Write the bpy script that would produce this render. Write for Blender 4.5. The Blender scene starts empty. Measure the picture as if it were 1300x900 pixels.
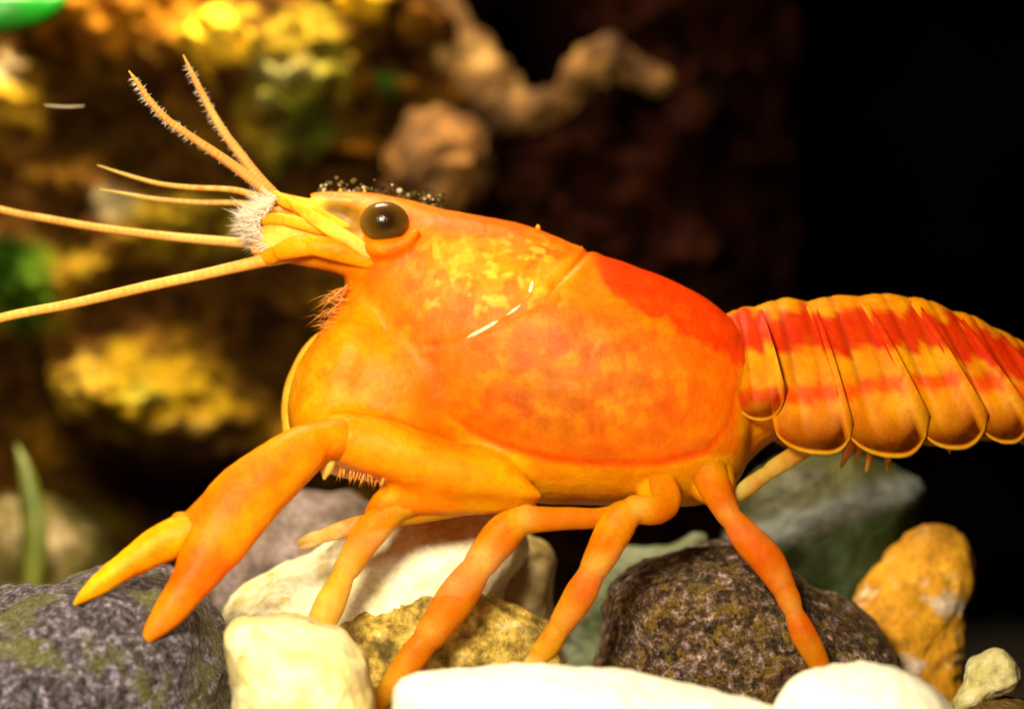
# Orange dwarf crayfish standing on stones in an aquarium.
# Lengths are worked out in "px" units (1 px = 0.04 mm at the animal) and stored in metres.
import bpy, math, random
import numpy as np
from mathutils import noise, Vector

U = 4e-5            # metres per px unit
D = 4000.0          # camera distance to the animal's plane (px units)
GZ = -550.0         # tank floor (px units below the optical axis)
rng = random.Random(7)
sc = bpy.context.scene
C = sc.collection

# ------------------------------------------------------------------ camera
cam = bpy.data.cameras.new('camera')
cam.sensor_width = 36.0
cam.lens = 36.0 * D / 1300.0
cam.clip_start = 0.002
cam.clip_end = 5.0
cam.dof.use_dof = True
cam.dof.focus_distance = (D - 110) * U
cam.dof.aperture_fstop = (cam.lens / 1000.0) / 0.0037
camo = bpy.data.objects.new('camera', cam)
C.objects.link(camo)
camo.location = (0, -D * U, -GZ * U)
camo.rotation_euler = (math.radians(90), 0, 0)
sc.camera = camo

# ------------------------------------------------------------------ world, lamps, exposure
wd = bpy.data.worlds.new('World')
sc.world = wd
wd.use_nodes = True
wd.node_tree.nodes['Background'].inputs[0].default_value = (0.9, 0.75, 0.55, 1)
wd.node_tree.nodes['Background'].inputs[1].default_value = 0.008
sc.view_settings.view_transform = 'Standard'
sc.view_settings.look = 'None'
sc.view_settings.exposure = 0.0
sc.view_settings.gamma = 1.0


def lamp(name, loc, target, size, power, col):
    l = bpy.data.lights.new(name, 'AREA')
    l.shape = 'DISK'
    l.size = size * U
    l.energy = power
    l.color = col
    o = bpy.data.objects.new(name, l)
    C.objects.link(o)
    a = Vector(loc)
    b = Vector(target)
    o.location = (a.x * U, a.y * U, (a.z - GZ) * U)
    o.rotation_euler = (b - a).to_track_quat('-Z', 'Y').to_euler()
    return o


lamp('aquarium_lamp', (-520, -2150, 760), (-150, 0, -120), 600, 0.21, (1.0, 0.87, 0.58))
wall_fill = lamp('wall_fill_light', (-420, 560, 1700), (-420, 1000, 0), 700, 0.085, (1.0, 0.82, 0.5))  # added fill light over the rock wall, not a tank fitting
wall_fill.data.spread = math.radians(110)


# ------------------------------------------------------------------ helpers
def Wp(px, py, y):
    s = 1 + y / D
    return ((px - 650) * s, y, (450 - py) * s)


def proj(v):
    s = 1 + v[:, 1] / D
    return 650 + v[:, 0] / s, 450 - v[:, 2] / s


def ground_py(y):
    return 450 - GZ / (1 + y / D)


def tag(o, label=None, cat=None, group=None, kind=None):
    if label: o['label'] = label
    if cat: o['category'] = cat
    if group: o['group'] = group
    if kind: o['kind'] = kind
    return o


ORG = {}


def empty(name, p):
    o = bpy.data.objects.new(name, None)
    o.empty_display_size = 0.002
    C.objects.link(o)
    o.location = (p[0] * U, p[1] * U, (p[2] - GZ) * U)
    ORG[o.name] = np.array(p, float)
    return o


def build(name, v, f, m, parent=None, col=None, smooth=True, origin=None):
    """v in px units. Stores one mesh object; child meshes are local to the root empty."""
    v = np.asarray(v, float)
    if parent is not None:
        org = ORG[parent.name]
    elif origin is not None:
        org = np.array(origin, float)
    else:
        org = np.array([v[:, 0].mean(), v[:, 1].mean(), v[:, 2].min()])
    me = bpy.data.meshes.new(name)
    me.from_pydata(((v - org) * U).tolist(), [], f)
    if col is not None:
        a = me.color_attributes.new('Col', 'FLOAT_COLOR', 'POINT')
        c4 = np.ones((len(v), 4), np.float32)
        c4[:, :3] = col
        a.data.foreach_set('color', c4.ravel())
    if smooth:
        me.polygons.foreach_set('use_smooth', [True] * len(me.polygons))
    me.materials.append(m)
    me.update()
    o = bpy.data.objects.new(name, me)
    C.objects.link(o)
    if parent is not None:
        o.parent = parent
    else:
        o.location = (org[0] * U, org[1] * U, (org[2] - GZ) * U)
    ORG[o.name] = org
    return o


def join(parts):
    V, F, n = [], [], 0
    for v, f in parts:
        v = np.asarray(v, float)
        V.append(v)
        F += [tuple(i + n for i in q) for q in f]
        n += len(v)
    return np.vstack(V), F


def cat_rom(P, k):
    P = np.asarray(P, float)
    Q = np.vstack([2 * P[0] - P[1], P, 2 * P[-1] - P[-2]])
    out = []
    for i in range(1, len(Q) - 2):
        a, b, c, d = Q[i - 1], Q[i], Q[i + 1], Q[i + 2]
        for j in range(k):
            t = j / k
            out.append(0.5 * (2 * b + (c - a) * t + (2 * a - 5 * b + 4 * c - d) * t * t + (3 * b - a - 3 * c + d) * t ** 3))
    out.append(P[-1])
    return np.array(out)


def tube(pts, seg=14, k=8, flat=1.0, round_start=True, round_end=True, rmin=0.3):
    """pts: (px, py, y, r) or (px, py, y, r, ry). Tapered tube with rounded ends."""
    P = []
    for p in pts:
        s = 1 + p[2] / D
        w = Wp(p[0], p[1], p[2])
        ry = p[4] if len(p) > 4 else p[3] * flat
        P.append((w[0], w[1], w[2], p[3] * s, ry * s))
    Q = cat_rom(P, k) if k > 1 else np.array(P, float)
    Q[:, 3:] = np.maximum(Q[:, 3:], rmin)
    c = Q[:, :3]
    T = np.gradient(c, axis=0)
    T /= np.linalg.norm(T, axis=1)[:, None] + 1e-9
    n = np.cross(T, np.array([0, 1.0, 0]))
    ln = np.linalg.norm(n, axis=1)
    n /= ln[:, None] + 1e-9
    b = np.cross(T, n)
    rings = []

    def ring(ci, ni, bi, ra, rb):
        a = np.arange(seg) / seg * 2 * math.pi
        return ci + np.outer(np.cos(a) * ra, ni) + np.outer(np.sin(a) * rb, bi)
    if round_start:
        for t in (0.98, 0.8, 0.45):
            q = math.sqrt(max(0, 1 - t * t))
            rings.append(ring(c[0] - T[0] * Q[0, 3] * t, n[0], b[0], Q[0, 3] * q, Q[0, 4] * q))
    for i in range(len(c)):
        rings.append(ring(c[i], n[i], b[i], Q[i, 3], Q[i, 4]))
    if round_end:
        for t in (0.45, 0.8, 0.98):
            q = math.sqrt(max(0, 1 - t * t))
            rings.append(ring(c[-1] + T[-1] * Q[-1, 3] * t, n[-1], b[-1], Q[-1, 3] * q, Q[-1, 4] * q))
    V = np.vstack(rings)
    F = []
    R = len(rings)
    for i in range(R - 1):
        for j in range(seg):
            j2 = (j + 1) % seg
            F.append((i * seg + j, i * seg + j2, (i + 1) * seg + j2, (i + 1) * seg + j))
    F.append(tuple(reversed(range(seg))))
    F.append(tuple((R - 1) * seg + j for j in range(seg)))
    return V, F


def hairs(specs, seg=3):
    """thin tapering bristles: (start xyz, mid xyz, end xyz, radius)"""
    V, F = [], []
    for a, m, e, r in specs:
        a, m, e = map(np.array, (a, m, e))
        t = e - a
        n = np.cross(t, (0.2, 1, 0.1)); n /= np.linalg.norm(n) + 1e-9
        b = np.cross(t, n); b /= np.linalg.norm(b) + 1e-9
        o = len(V)
        for cpt, rr in ((a, r), (m, r * .75)):
            for j in range(seg):
                w = j / seg * 2 * math.pi
                V.append(cpt + rr * (math.cos(w) * n + math.sin(w) * b))
        V.append(e)
        for j in range(seg):
            j2 = (j + 1) % seg
            F.append((o + j, o + j2, o + seg + j2, o + seg + j))
            F.append((o + seg + j, o + seg + j2, o + 2 * seg))
    return np.array(V), F


def ellipsoid(c, rx, ry, rz, nu=24, nv=14, pw=1.0):
    V, F = [], []
    for i in range(nv + 1):
        ph = -math.pi / 2 + math.pi * i / nv
        for j in range(nu):
            th = 2 * math.pi * j / nu
            V.append((c[0] + rx * math.cos(ph) * math.cos(th), c[1] + ry * math.cos(ph) * math.sin(th), c[2] + rz * math.sin(ph)))
    for i in range(nv):
        for j in range(nu):
            j2 = (j + 1) % nu
            F.append((i * nu + j, i * nu + j2, (i + 1) * nu + j2, (i + 1) * nu + j))
    return np.array(V), F


def remesh(v, f, size, smooth=6):
    """voxel union of several closed shells into one continuous surface"""
    me = bpy.data.meshes.new('tmp')
    me.from_pydata(np.asarray(v).tolist(), [], f)
    o = bpy.data.objects.new('tmp', me)
    C.objects.link(o)
    m = o.modifiers.new('r', 'REMESH')
    m.mode = 'VOXEL'
    m.voxel_size = size
    m.use_smooth_shade = True
    if smooth:
        s = o.modifiers.new('s', 'SMOOTH')
        s.iterations = smooth
        s.factor = 0.5
    dg = bpy.context.evaluated_depsgraph_get()
    ev = o.evaluated_get(dg)
    m2 = ev.to_mesh()
    n = len(m2.vertices)
    V = np.empty(n * 3, np.float32)
    m2.vertices.foreach_get('co', V)
    N = np.empty(n * 3, np.float32)
    m2.vertices.foreach_get('normal', N)
    F = [tuple(p.vertices) for p in m2.polygons]
    ev.to_mesh_clear()
    bpy.data.objects.remove(o)
    bpy.data.meshes.remove(me)
    return V.reshape(-1, 3).astype(float), F, N.reshape(-1, 3).astype(float)


def normals(v, f):
    me = bpy.data.meshes.new('tmp')
    me.from_pydata(np.asarray(v).tolist(), [], f)
    me.update()
    N = np.empty(len(v) * 3, np.float32)
    me.vertices.foreach_get('normal', N)
    bpy.data.meshes.remove(me)
    return N.reshape(-1, 3).astype(float)


def dist_poly(u, v, poly):
    d = np.full(len(u), 1e9)
    for (x0, y0), (x1, y1) in zip(poly[:-1], poly[1:]):
        ex, ey = x1 - x0, y1 - y0
        t = np.clip(((u - x0) * ex + (v - y0) * ey) / (ex * ex + ey * ey), 0, 1)
        d = np.minimum(d, np.hypot(u - x0 - t * ex, v - y0 - t * ey))
    return d


def smooth01(x, a, b):
    t = np.clip((x - a) / (b - a), 0, 1)
    return t * t * (3 - 2 * t)


def fbm(v, scale, oct=3, seed=0):
    out = np.empty(len(v))
    for i, p in enumerate(v):
        q = Vector((p[0] / scale + seed, p[1] / scale - seed * .7, p[2] / scale + seed * .31))
        out[i] = noise.fractal(q, 1.0, 2.0, oct)
    return out


# ------------------------------------------------------------------ materials
def new_mat(name):
    m = bpy.data.materials.new(name)
    m.use_nodes = True
    nt = m.node_tree
    bs = nt.nodes['Principled BSDF']
    return m, nt, bs


def nd(nt, t, **kw):
    n = nt.nodes.new(t)
    for k, val in kw.items():
        if k in n.inputs.keys() if isinstance(k, str) else False:
            n.inputs[k].default_value = val
        else:
            setattr(n, k, val)
    return n


def noise_node(nt, scale, detail=3.0, rough=0.55, coord='Object'):
    tc = nt.nodes.new('ShaderNodeTexCoord')
    n = nt.nodes.new('ShaderNodeTexNoise')
    n.inputs['Scale'].default_value = scale
    n.inputs['Detail'].default_value = detail
    n.inputs['Roughness'].default_value = rough
    nt.links.new(tc.outputs[coord], n.inputs['Vector'])
    return n


def ramp(nt, src, stops):
    r = nt.nodes.new('ShaderNodeValToRGB')
    e = r.color_ramp.elements
    while len(e) < len(stops):
        e.new(0.5)
    for i, (p, c) in enumerate(stops):
        e[i].position = p
        e[i].color = (c[0], c[1], c[2], 1) if not isinstance(c, (int, float)) else (c, c, c, 1)
    nt.links.new(src, r.inputs['Fac'])
    return r


def mixc(nt, fac, a, b, mode='MIX'):
    n = nt.nodes.new('ShaderNodeMix')
    n.data_type = 'RGBA'
    n.blend_type = mode
    for val, idx in ((fac, 0), (a, 6), (b, 7)):
        if isinstance(val, (int, float)):
            n.inputs[idx].default_value = val
        elif isinstance(val, tuple):
            n.inputs[idx].default_value = (*val, 1)
        else:
            nt.links.new(val, n.inputs[idx])
    return n.outputs[2]


def bump(nt, bs, src, dist, strength=1.0):
    b = nt.nodes.new('ShaderNodeBump')
    b.inputs['Distance'].default_value = dist
    b.inputs['Strength'].default_value = strength
    nt.links.new(src, b.inputs['Height'])
    nt.links.new(b.outputs['Normal'], bs.inputs['Normal'])


def shell_mat(name, sss=0.5, rough=0.42, spec=0.07, thin=False, mott=1.0, coat=0.09):
    """wet, slightly translucent shell; pigment comes from the vertex colours"""
    m, nt, bs = new_mat(name)
    at = nt.nodes.new('ShaderNodeAttribute')
    at.attribute_name = 'Col'
    n1 = noise_node(nt, 950, 4, 0.6)
    r1 = ramp(nt, n1.outputs['Fac'], [(0.34, (1.0, 0.70, 0.4)), (0.5, (1, 1, 1)), (0.68, (1.04, 1.22, 1.3))])
    c = mixc(nt, 0.55 * mott, at.outputs['Color'], r1.outputs['Color'], 'MULTIPLY')
    n0 = noise_node(nt, 330, 4, 0.65)
    r0 = ramp(nt, n0.outputs['Fac'], [(0.36, (0.97, 0.62, 0.5)), (0.5, (1, 1, 1)), (0.64, (1.03, 1.3, 1.5))])
    c = mixc(nt, 0.6 * mott, c, r0.outputs['Color'], 'MULTIPLY')
    n2 = noise_node(nt, 5200, 3, 0.6)
    r2 = ramp(nt, n2.outputs['Fac'], [(0.33, (0.86, 0.62, 0.4)), (0.55, (1, 1, 1)), (0.75, (1.05, 1.18, 1.3))])
    c = mixc(nt, 0.4 * mott, c, r2.outputs['Color'], 'MULTIPLY')
    c = mixc(nt, 1.0, c, (0.79, 0.70, 0.5), 'MULTIPLY')
    nt.links.new(c, bs.inputs['Base Color'])
    bs.inputs['Subsurface Weight'].default_value = sss
    bs.inputs['Subsurface Radius'].default_value = (1.0, 0.45, 0.06)
    bs.inputs['Subsurface Scale'].default_value = 0.0018
    bs.inputs['Roughness'].default_value = rough
    bs.inputs['Specular IOR Level'].default_value = spec
    n3 = noise_node(nt, 2600, 4, 0.6)
    bump(nt, bs, n3.outputs['Fac'], 0.00007, 0.6)
    bs.inputs['Coat Weight'].default_value = coat
    bs.inputs['Coat Roughness'].default_value = 0.06
    bs.inputs['Coat IOR'].default_value = 1.33
    n4 = noise_node(nt, 1500, 5, 0.7)
    cb = nt.nodes.new('ShaderNodeBump')
    cb.inputs['Distance'].default_value = 0.00022
    cb.inputs['Strength'].default_value = 0.8
    nt.links.new(n4.outputs['Fac'], cb.inputs['Height'])
    nt.links.new(cb.outputs['Normal'], bs.inputs['Coat Normal'])
    if thin:
        out = nt.nodes['Material Output']
        tr = nt.nodes.new('ShaderNodeBsdfTransparent')
        tl = nt.nodes.new('ShaderNodeBsdfTranslucent')
        nt.links.new(c, tl.inputs['Color'])
        mx = nt.nodes.new('ShaderNodeMixShader')
        mx.inputs[0].default_value = 0.62
        nt.links.new(tl.outputs[0], mx.inputs[1])
        nt.links.new(tr.outputs[0], mx.inputs[2])
        m2 = nt.nodes.new('ShaderNodeMixShader')
        at2 = nt.nodes.new('ShaderNodeAttribute')
        at2.attribute_name = 'Thin'
        nt.links.new(at2.outputs['Fac'], m2.inputs[0])
        nt.links.new(bs.outputs[0], m2.inputs[1])
        nt.links.new(mx.outputs[0], m2.inputs[2])
        nt.links.new(m2.outputs[0], out.inputs['Surface'])
    return m


def stone_mat(name, stops, scale=700, grit=0.5, gscale=6000, bumpd=0.0002, rough=0.75, patches=None, spec=0.25):
    """mottled stone: broad noise through a ramp, fine grit on top"""
    m, nt, bs = new_mat(name)
    n1 = noise_node(nt, scale, 5, 0.62)
    c = ramp(nt, n1.outputs['Fac'], stops).outputs['Color']
    for (sc2, lo, hi, colr, amt) in (patches or []):
        n = noise_node(nt, sc2, 3, 0.55)
        r = ramp(nt, n.outputs['Fac'], [(lo, 0.0), (hi, amt)])
        c = mixc(nt, r.outputs['Color'], c, colr)
    n2 = noise_node(nt, gscale, 4, 0.7)
    r2 = ramp(nt, n2.outputs['Fac'], [(0.3, 1 - grit), (0.5, 1.0), (0.72, 1 + grit)])
    c = mixc(nt, 1.0, c, r2.outputs['Color'], 'MULTIPLY')
    nt.links.new(c, bs.inputs['Base Color'])
    bs.inputs['Roughness'].default_value = rough
    bs.inputs['Specular IOR Level'].default_value = spec
    n3 = noise_node(nt, gscale * 0.5, 6, 0.7)
    bump(nt, bs, n3.outputs['Fac'], bumpd, 0.8)
    return m


def col_stone_mat(name, grit=0.5, scale=1500, bumpd=0.0004, rough=0.8):
    """rock whose broad colour patches (algae, bare stone) are vertex colours"""
    m, nt, bs = new_mat(name)
    at = nt.nodes.new('ShaderNodeAttribute')
    at.attribute_name = 'Col'
    n2 = noise_node(nt, scale, 5, 0.65)
    r2 = ramp(nt, n2.outputs['Fac'], [(0.32, 1 - grit), (0.5, 1.0), (0.7, 1 + grit)])
    c = mixc(nt, 1.0, at.outputs['Color'], r2.outputs['Color'], 'MULTIPLY')
    nt.links.new(c, bs.inputs['Base Color'])
    bs.inputs['Roughness'].default_value = rough
    bs.inputs['Specular IOR Level'].default_value = 0.05
    bump(nt, bs, n2.outputs['Fac'], bumpd, 0.9)
    return m


M_shell = shell_mat('orange_shell', coat=0.16)
M_limb = shell_mat('orange_limb', sss=0.6, rough=0.42)
M_leg = shell_mat('orange_leg', sss=0.5, rough=0.42, thin=True)
M_plate = shell_mat('abdomen_plate', sss=0.3, rough=0.45, spec=0.05, thin=True, coat=0.03)
M_feel = shell_mat('feeler', sss=0.3, rough=0.45, spec=0.15, mott=0.7)

# feelers get pale rings
_nt = M_feel.node_tree

M_hair, _n, _b = new_mat('pale_bristle')
_b.inputs['Base Color'].default_value = (0.92, 0.78, 0.64, 1)
_b.inputs['Roughness'].default_value = 0.5
M_hair2, _n, _b = new_mat('orange_bristle')
_b.inputs['Base Color'].default_value = (0.75, 0.28, 0.03, 1)
_b.inputs['Roughness'].default_value = 0.5

# ------------------------------------------------------------------ setting
# tank floor
def floor_sheet():
    xs = np.concatenate([np.linspace(-6000, -1200, 12), np.linspace(-1100, 1100, 111), np.linspace(1200, 6000, 12)])
    ys = np.concatenate([np.linspace(-4300, -800, 10), np.linspace(-700, 1600, 116), np.linspace(1700, 2600, 10)])
    X, Y = np.meshgrid(xs, ys)
    v = np.stack([X.ravel(), Y.ravel(), np.full(X.size, GZ)], 1)
    v[:, 2] += 14 * fbm(v, 60, 3, 3.3) - 8
    nx = len(xs)
    f = [(j * nx + i, j * nx + i + 1, (j + 1) * nx + i + 1, (j + 1) * nx + i) for j in range(len(ys) - 1) for i in range(nx - 1)]
    m = stone_mat('dark_gravel', [(0.3, (0.004, 0.003, 0.003)), (0.6, (0.018, 0.012, 0.009)), (0.8, (0.04, 0.03, 0.018))], 1800, 0.5, 5000, 0.0005)
    o = build('ground', v, f, m)
    tag(o, kind='structure')


floor_sheet()


def back_panel():
    v = [(-6000, 2500, GZ - 20), (6000, 2500, GZ - 20), (6000, 2500, 3500), (-6000, 2500, 3500),
         (-6000, 2560, GZ - 20), (6000, 2560, GZ - 20), (6000, 2560, 3500), (-6000, 2560, 3500)]
    f = [(0, 1, 2, 3), (5, 4, 7, 6), (3, 2, 6, 7), (4, 5, 1, 0), (1, 5, 6, 2), (4, 0, 3, 7)]
    m, nt, bs = new_mat('black_back_panel')
    n = noise_node(nt, 60, 3)
    r = ramp(nt, n.outputs['Fac'], [(0.4, (0.0003, 0.0001, 0.0001)), (0.7, (0.0016, 0.0003, 0.0002))])
    nt.links.new(r.outputs['Color'], bs.inputs['Base Color'])
    bs.inputs['Roughness'].default_value = 0.9
    bs.inputs['Specular IOR Level'].default_value = 0.0
    o = build('tank_back_wall', v, f, m, smooth=False)
    tag(o, kind='structure')


back_panel()

# ------------------------------------------------------------------ background rock wall
# lumps: (px, py, sx, sy, toward camera)
LUMPS = [(20, 130, 35, 40, 170), (150, 20, 70, 40, 120), (288, 60, 46, 42, 200), (380, 120, 55, 85, 170), (350, 60, 50, 40, 90),
         (470, 10, 32, 26, 180), (540, 40, 32, 26, 140), (460, 185, 30, 22, 90), (600, 90, 40, 55, 120), (250, 280, 90, 45, 110),
         (60, 370, 70, 60, 120), (190, 505, 105, 62, 330), (120, 470, 45, 40, 90), (265, 560, 60, 40, 120), (30, 680, 50, 60, 220),
         (440, 90, 40, 60, 70), (900, 130, 45, 40, 120), (930, 300, 70, 60, 60), (330, 190, 40, 30, 50), (690, 330, 60, 40, -30),
         (110, 25, 30, 26, 40), (210, 100, 30, 30, 20), (310, 110, 22, 22, 60), (410, 60, 22, 26, 60), (345, 140, 20, 20, 60), (500, 110, 20, 14, 60),
         (520, 110, 30, 24, 60), (655, 40, 40, 40, -60)]
PITS = [(140, 150, 75, 60, 300), (170, 650, 110, 55, 420), (530, 75, 34, 25, 170), (490, 160, 32, 30, 160), (350, 180, 26, 24, 90),
        (20, 500, 40, 60, 220), (340, 430, 50, 100, 150), (650, 40, 40, 50, 500), (130, 15, 16, 18, 120), (690, 60, 60, 70, 600), (450, 215, 90, 18, 150)]
PATCH = [(20, 120, 45, 45, (0.55, 0.34, 0.04), 1.0), (15, 90, 22, 18, (0.5, 0.42, 0.45), .8), (170, 25, 110, 40, (0.34, 0.14, 0.012), 1.0),
         (120, 40, 40, 30, (0.4, 0.17, 0.02), .8),
         (288, 60, 50, 42, (1.2, 0.78, 0.08), 1.0), (392, 70, 62, 50, (0.24, 0.17, 0.02), .95), (370, 150, 60, 60, (0.15, 0.15, 0.02), .95),
         (375, 105, 45, 16, (0.36, 0.33, 0.22), .7), (345, 155, 16, 30, (0.3, 0.3, 0.22), .6), (400, 165, 30, 24, (0.1, 0.16, 0.02), .8), (430, 110, 20, 40, (0.2, 0.2, 0.03), .7),
         (330, 165, 20, 40, (0.45, 0.3, 0.03), .7), (410, 36, 40, 26, (0.34, 0.25, 0.03), .8),
         (470, 10, 34, 28, (1.1, 0.7, 0.04), 1.0), (540, 42, 34, 22, (0.5, 0.23, 0.03), 1.0), (495, 108, 22, 14, (0.06, 0.22, 0.03), .9),
         (525, 110, 20, 14, (0.35, 0.14, 0.03), .7), (460, 188, 24, 16, (0.5, 0.2, 0.02), .9), (600, 90, 40, 60, (0.24, 0.09, 0.015), .9),
         (150, 262, 26, 24, (0.3, 0.27, 0.27), .7), (250, 290, 90, 45, (0.26, 0.18, 0.015), .9), (40, 370, 60, 60, (0.05, 0.12, 0.008), .95),
         (110, 335, 40, 25, (0.28, 0.18, 0.02), .7), (0, 330, 30, 40, (0.02, 0.11, 0.006), .8),
         (190, 500, 115, 62, (0.30, 0.19, 0.008), 1.0), (130, 480, 40, 35, (0.46, 0.3, 0.06), .7), (250, 560, 60, 30, (0.4, 0.24, 0.09), .8),
         (210, 500, 28, 16, (0.32, 0.32, 0.06), .6), (30, 680, 45, 45, (0.55, 0.42, 0.3), .8), (80, 690, 50, 40, (0.2, 0.16, 0.01), .8),
         (900, 135, 30, 20, (0.16, 0.06, 0.01), .9), (960, 90, 20, 30, (0.1, 0.04, 0.01), .7)]


def rock_wall():
    us = np.arange(-260, 1130, 5.0)
    vs = np.arange(-190, 884, 5.0)
    Ug, Vg = np.meshgrid(us, vs)
    u = Ug.ravel(); v = Vg.ravel()
    base = 1180.0
    d = np.full(u.size, base)
    d += 420 * smooth01(u, 540, 900) + 500 * smooth01(u, 850, 1130) + 260 * smooth01(v, 560, 700) * smooth01(u, 60, 200)
    d -= 200 * smooth01(v, 720, 880)
    for (a, b, s, t, h) in LUMPS:
        d -= h * np.exp(-((u - a) / s) ** 2 - ((v - b) / t) ** 2)
    for (a, b, s, t, h) in PITS:
        d += h * np.exp(-((u - a) / s) ** 2 - ((v - b) / t) ** 2)
    s0 = 1 + base / D
    q = np.stack([(u - 650) * s0, np.zeros(u.size), (450 - v) * s0], 1)
    d -= 95 * fbm(q, 95, 4, 1.7) + 42 * fbm(q, 30, 3, 5.1)
    # the rock leans back at its rim so that it is a solid block
    rim = np.maximum(smooth01(u, 1060, 1130), smooth01(-v, 150, 190))
    d += 350 * rim
    xyz = q.copy()
    xyz[:, 1] = d
    col = np.tile(np.array([0.085, 0.034, 0.006]), (u.size, 1))
    n1 = fbm(q, 120, 3, 9.2)
    col = col * (1 + 0.6 * n1[:, None])
    col += np.clip(n1, 0, 1)[:, None] * np.array([0.15, 0.10, 0.004])
    nj = fbm(q, 40, 2, 4.4)
    for (a, b, s, t, c, w) in PATCH:
        r = np.sqrt(((u - a) / s) ** 2 + ((v - b) / t) ** 2) + 0.5 * nj
        k = (w * (1 - smooth01(r, 0.55, 1.25)))[:, None]
        col = col * (1 - k) + np.array(c) * k
    dk = (0.97 * smooth01(u - 0.35 * (v - 150), 480, 660))[:, None]          # right flank painted dark red-brown, standing in for the light falling off
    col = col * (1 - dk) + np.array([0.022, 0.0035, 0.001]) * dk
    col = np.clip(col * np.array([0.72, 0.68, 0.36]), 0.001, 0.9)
    nx, ny = len(us), len(vs)
    f = [(j * nx + i, (j + 1) * nx + i, (j + 1) * nx + i + 1, j * nx + i + 1) for j in range(ny - 1) for i in range(nx - 1)]
    ring = [i for i in range(nx)] + [j * nx + nx - 1 for j in range(1, ny)] + [(ny - 1) * nx + i for i in range(nx - 2, -1, -1)] + [j * nx for j in range(ny - 2, 0, -1)]
    n0 = len(xyz)
    back = xyz[ring].copy()
    back[:, 1] = 2440
    xyz = np.vstack([xyz, back])
    col = np.vstack([col, col[ring]])
    L = len(ring)
    f += [(ring[i], ring[(i + 1) % L], n0 + (i + 1) % L, n0 + i) for i in range(L)]
    f.append(tuple(n0 + i for i in range(L)))
    xyz[:, 2] = np.maximum(xyz[:, 2], GZ - 20)
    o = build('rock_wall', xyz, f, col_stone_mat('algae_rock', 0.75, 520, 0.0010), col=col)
    tag(o, 'tall lumpy brown rock with yellow and green algae behind the crayfish', 'rock')


rock_wall()


# ------------------------------------------------------------------ stones
def stone(name, outline, y, depth, m, label, group=None, amp=10, nscale=60, seed=1.0, power=0.75, fine=2.5, cat='stone', col_fn=None, res=(110, 46), k=4, drop=0):
    """closed stone: outline seen from the front, rounded through its own depth"""
    P = np.array([Wp(a, b, y) for a, b in outline])[:, [0, 2]]
    Pc = cat_rom(np.vstack([P, P[:1]]), k)[:-1]
    cx, cz = (Pc.max(0) + Pc.min(0)) / 2
    if drop:
        cz += drop
    nth, nph = res
    # radial function
    ang = np.arctan2(Pc[:, 1] - cz, Pc[:, 0] - cx)
    rad = np.hypot(Pc[:, 0] - cx, Pc[:, 1] - cz)
    o = np.argsort(ang)
    ang, rad = ang[o], rad[o]
    th = -math.pi + 2 * math.pi * np.arange(nth) / nth
    r = np.interp(th, np.concatenate([ang - 2 * math.pi, ang, ang + 2 * math.pi]), np.concatenate([rad] * 3))
    V = []
    for i in range(nph + 1):
        ph = -math.pi / 2 + math.pi * i / nph
        c = max(math.cos(ph), 0) ** power
        s = math.copysign(abs(math.sin(ph)) ** 0.9, math.sin(ph))
        for j in range(nth):
            V.append((cx + r[j] * c * math.cos(th[j]), y + depth * s, cz + r[j] * c * math.sin(th[j])))
    V = np.array(V)
    F = []
    for i in range(nph):
        for j in range(nth):
            j2 = (j + 1) % nth
            F.append((i * nth + j, i * nth + j2, (i + 1) * nth + j2, (i + 1) * nth + j))
    N = normals(V, F)
    h = amp * fbm(V, nscale, 3, seed)
    if fine:
        h += fine * fbm(V, 14, 3, seed + 3)
    V = V + N * h[:, None]
    V[:, 2] = np.maximum(V[:, 2], GZ - 6)
    col = col_fn(V) if col_fn else None
    ob = build(name, V, F, m, col=col)
    tag(ob, label, cat, group)
    return ob


M_purple = stone_mat('purple_grey_grit', [(0.36, (0.02, 0.015, 0.012)), (0.46, (0.065, 0.052, 0.06)), (0.56, (0.14, 0.115, 0.15)), (0.66, (0.36, 0.31, 0.42))],
                     2200, 0.8, 7000, 0.0006, 0.7, patches=[(420, 0.48, 0.6, (0.14, 0.14, 0.03), 0.7), (1900, 0.58, 0.68, (0.34, 0.3, 0.46), 0.7)])
M_brownstone = stone_mat('brown_speckled_grit', [(0.36, (0.008, 0.004, 0.003)), (0.46, (0.055, 0.03, 0.013)), (0.56, (0.14, 0.085, 0.04)), (0.68, (0.42, 0.3, 0.34))],
                         1900, 0.8, 5200, 0.0005, 0.7, patches=[(500, 0.52, 0.68, (0.05, 0.012, 0.006), 0.6), (1300, 0.52, 0.62, (0.24, 0.14, 0.006), 0.4), (3000, 0.58, 0.7, (0.3, 0.22, 0.3), 0.6), (700, 0.58, 0.72, (0.04, 0.045, 0.006), 0.6)])
M_white = stone_mat('white_quartz', [(0.3, (0.72, 0.66, 0.5)), (0.5, (0.86, 0.82, 0.7)), (0.7, (0.92, 0.9, 0.84))], 500, 0.1, 3000, 0.00012, 0.5)
M_cream = stone_mat('cream_quartz', [(0.28, (0.5, 0.38, 0.16)), (0.42, (0.74, 0.6, 0.26)), (0.55, (0.84, 0.74, 0.42)), (0.72, (0.86, 0.8, 0.6))], 620, 0.14, 3000, 0.0002, 0.6,
                    patches=[(330, 0.5, 0.62, (0.70, 0.45, 0.05), 0.45), (900, 0.66, 0.72, (0.1, 0.08, 0.01), 0.6)])
M_slab = stone_mat('pale_yellow_slab', [(0.3, (0.8, 0.6, 0.2)), (0.42, (0.9, 0.82, 0.5)), (0.6, (0.92, 0.88, 0.7)), (0.75, (0.93, 0.9, 0.8))], 520, 0.2, 2600, 0.0003, 0.6,
                   patches=[(600, 0.56, 0.68, (0.65, 0.42, 0.04), 0.7)])
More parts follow.
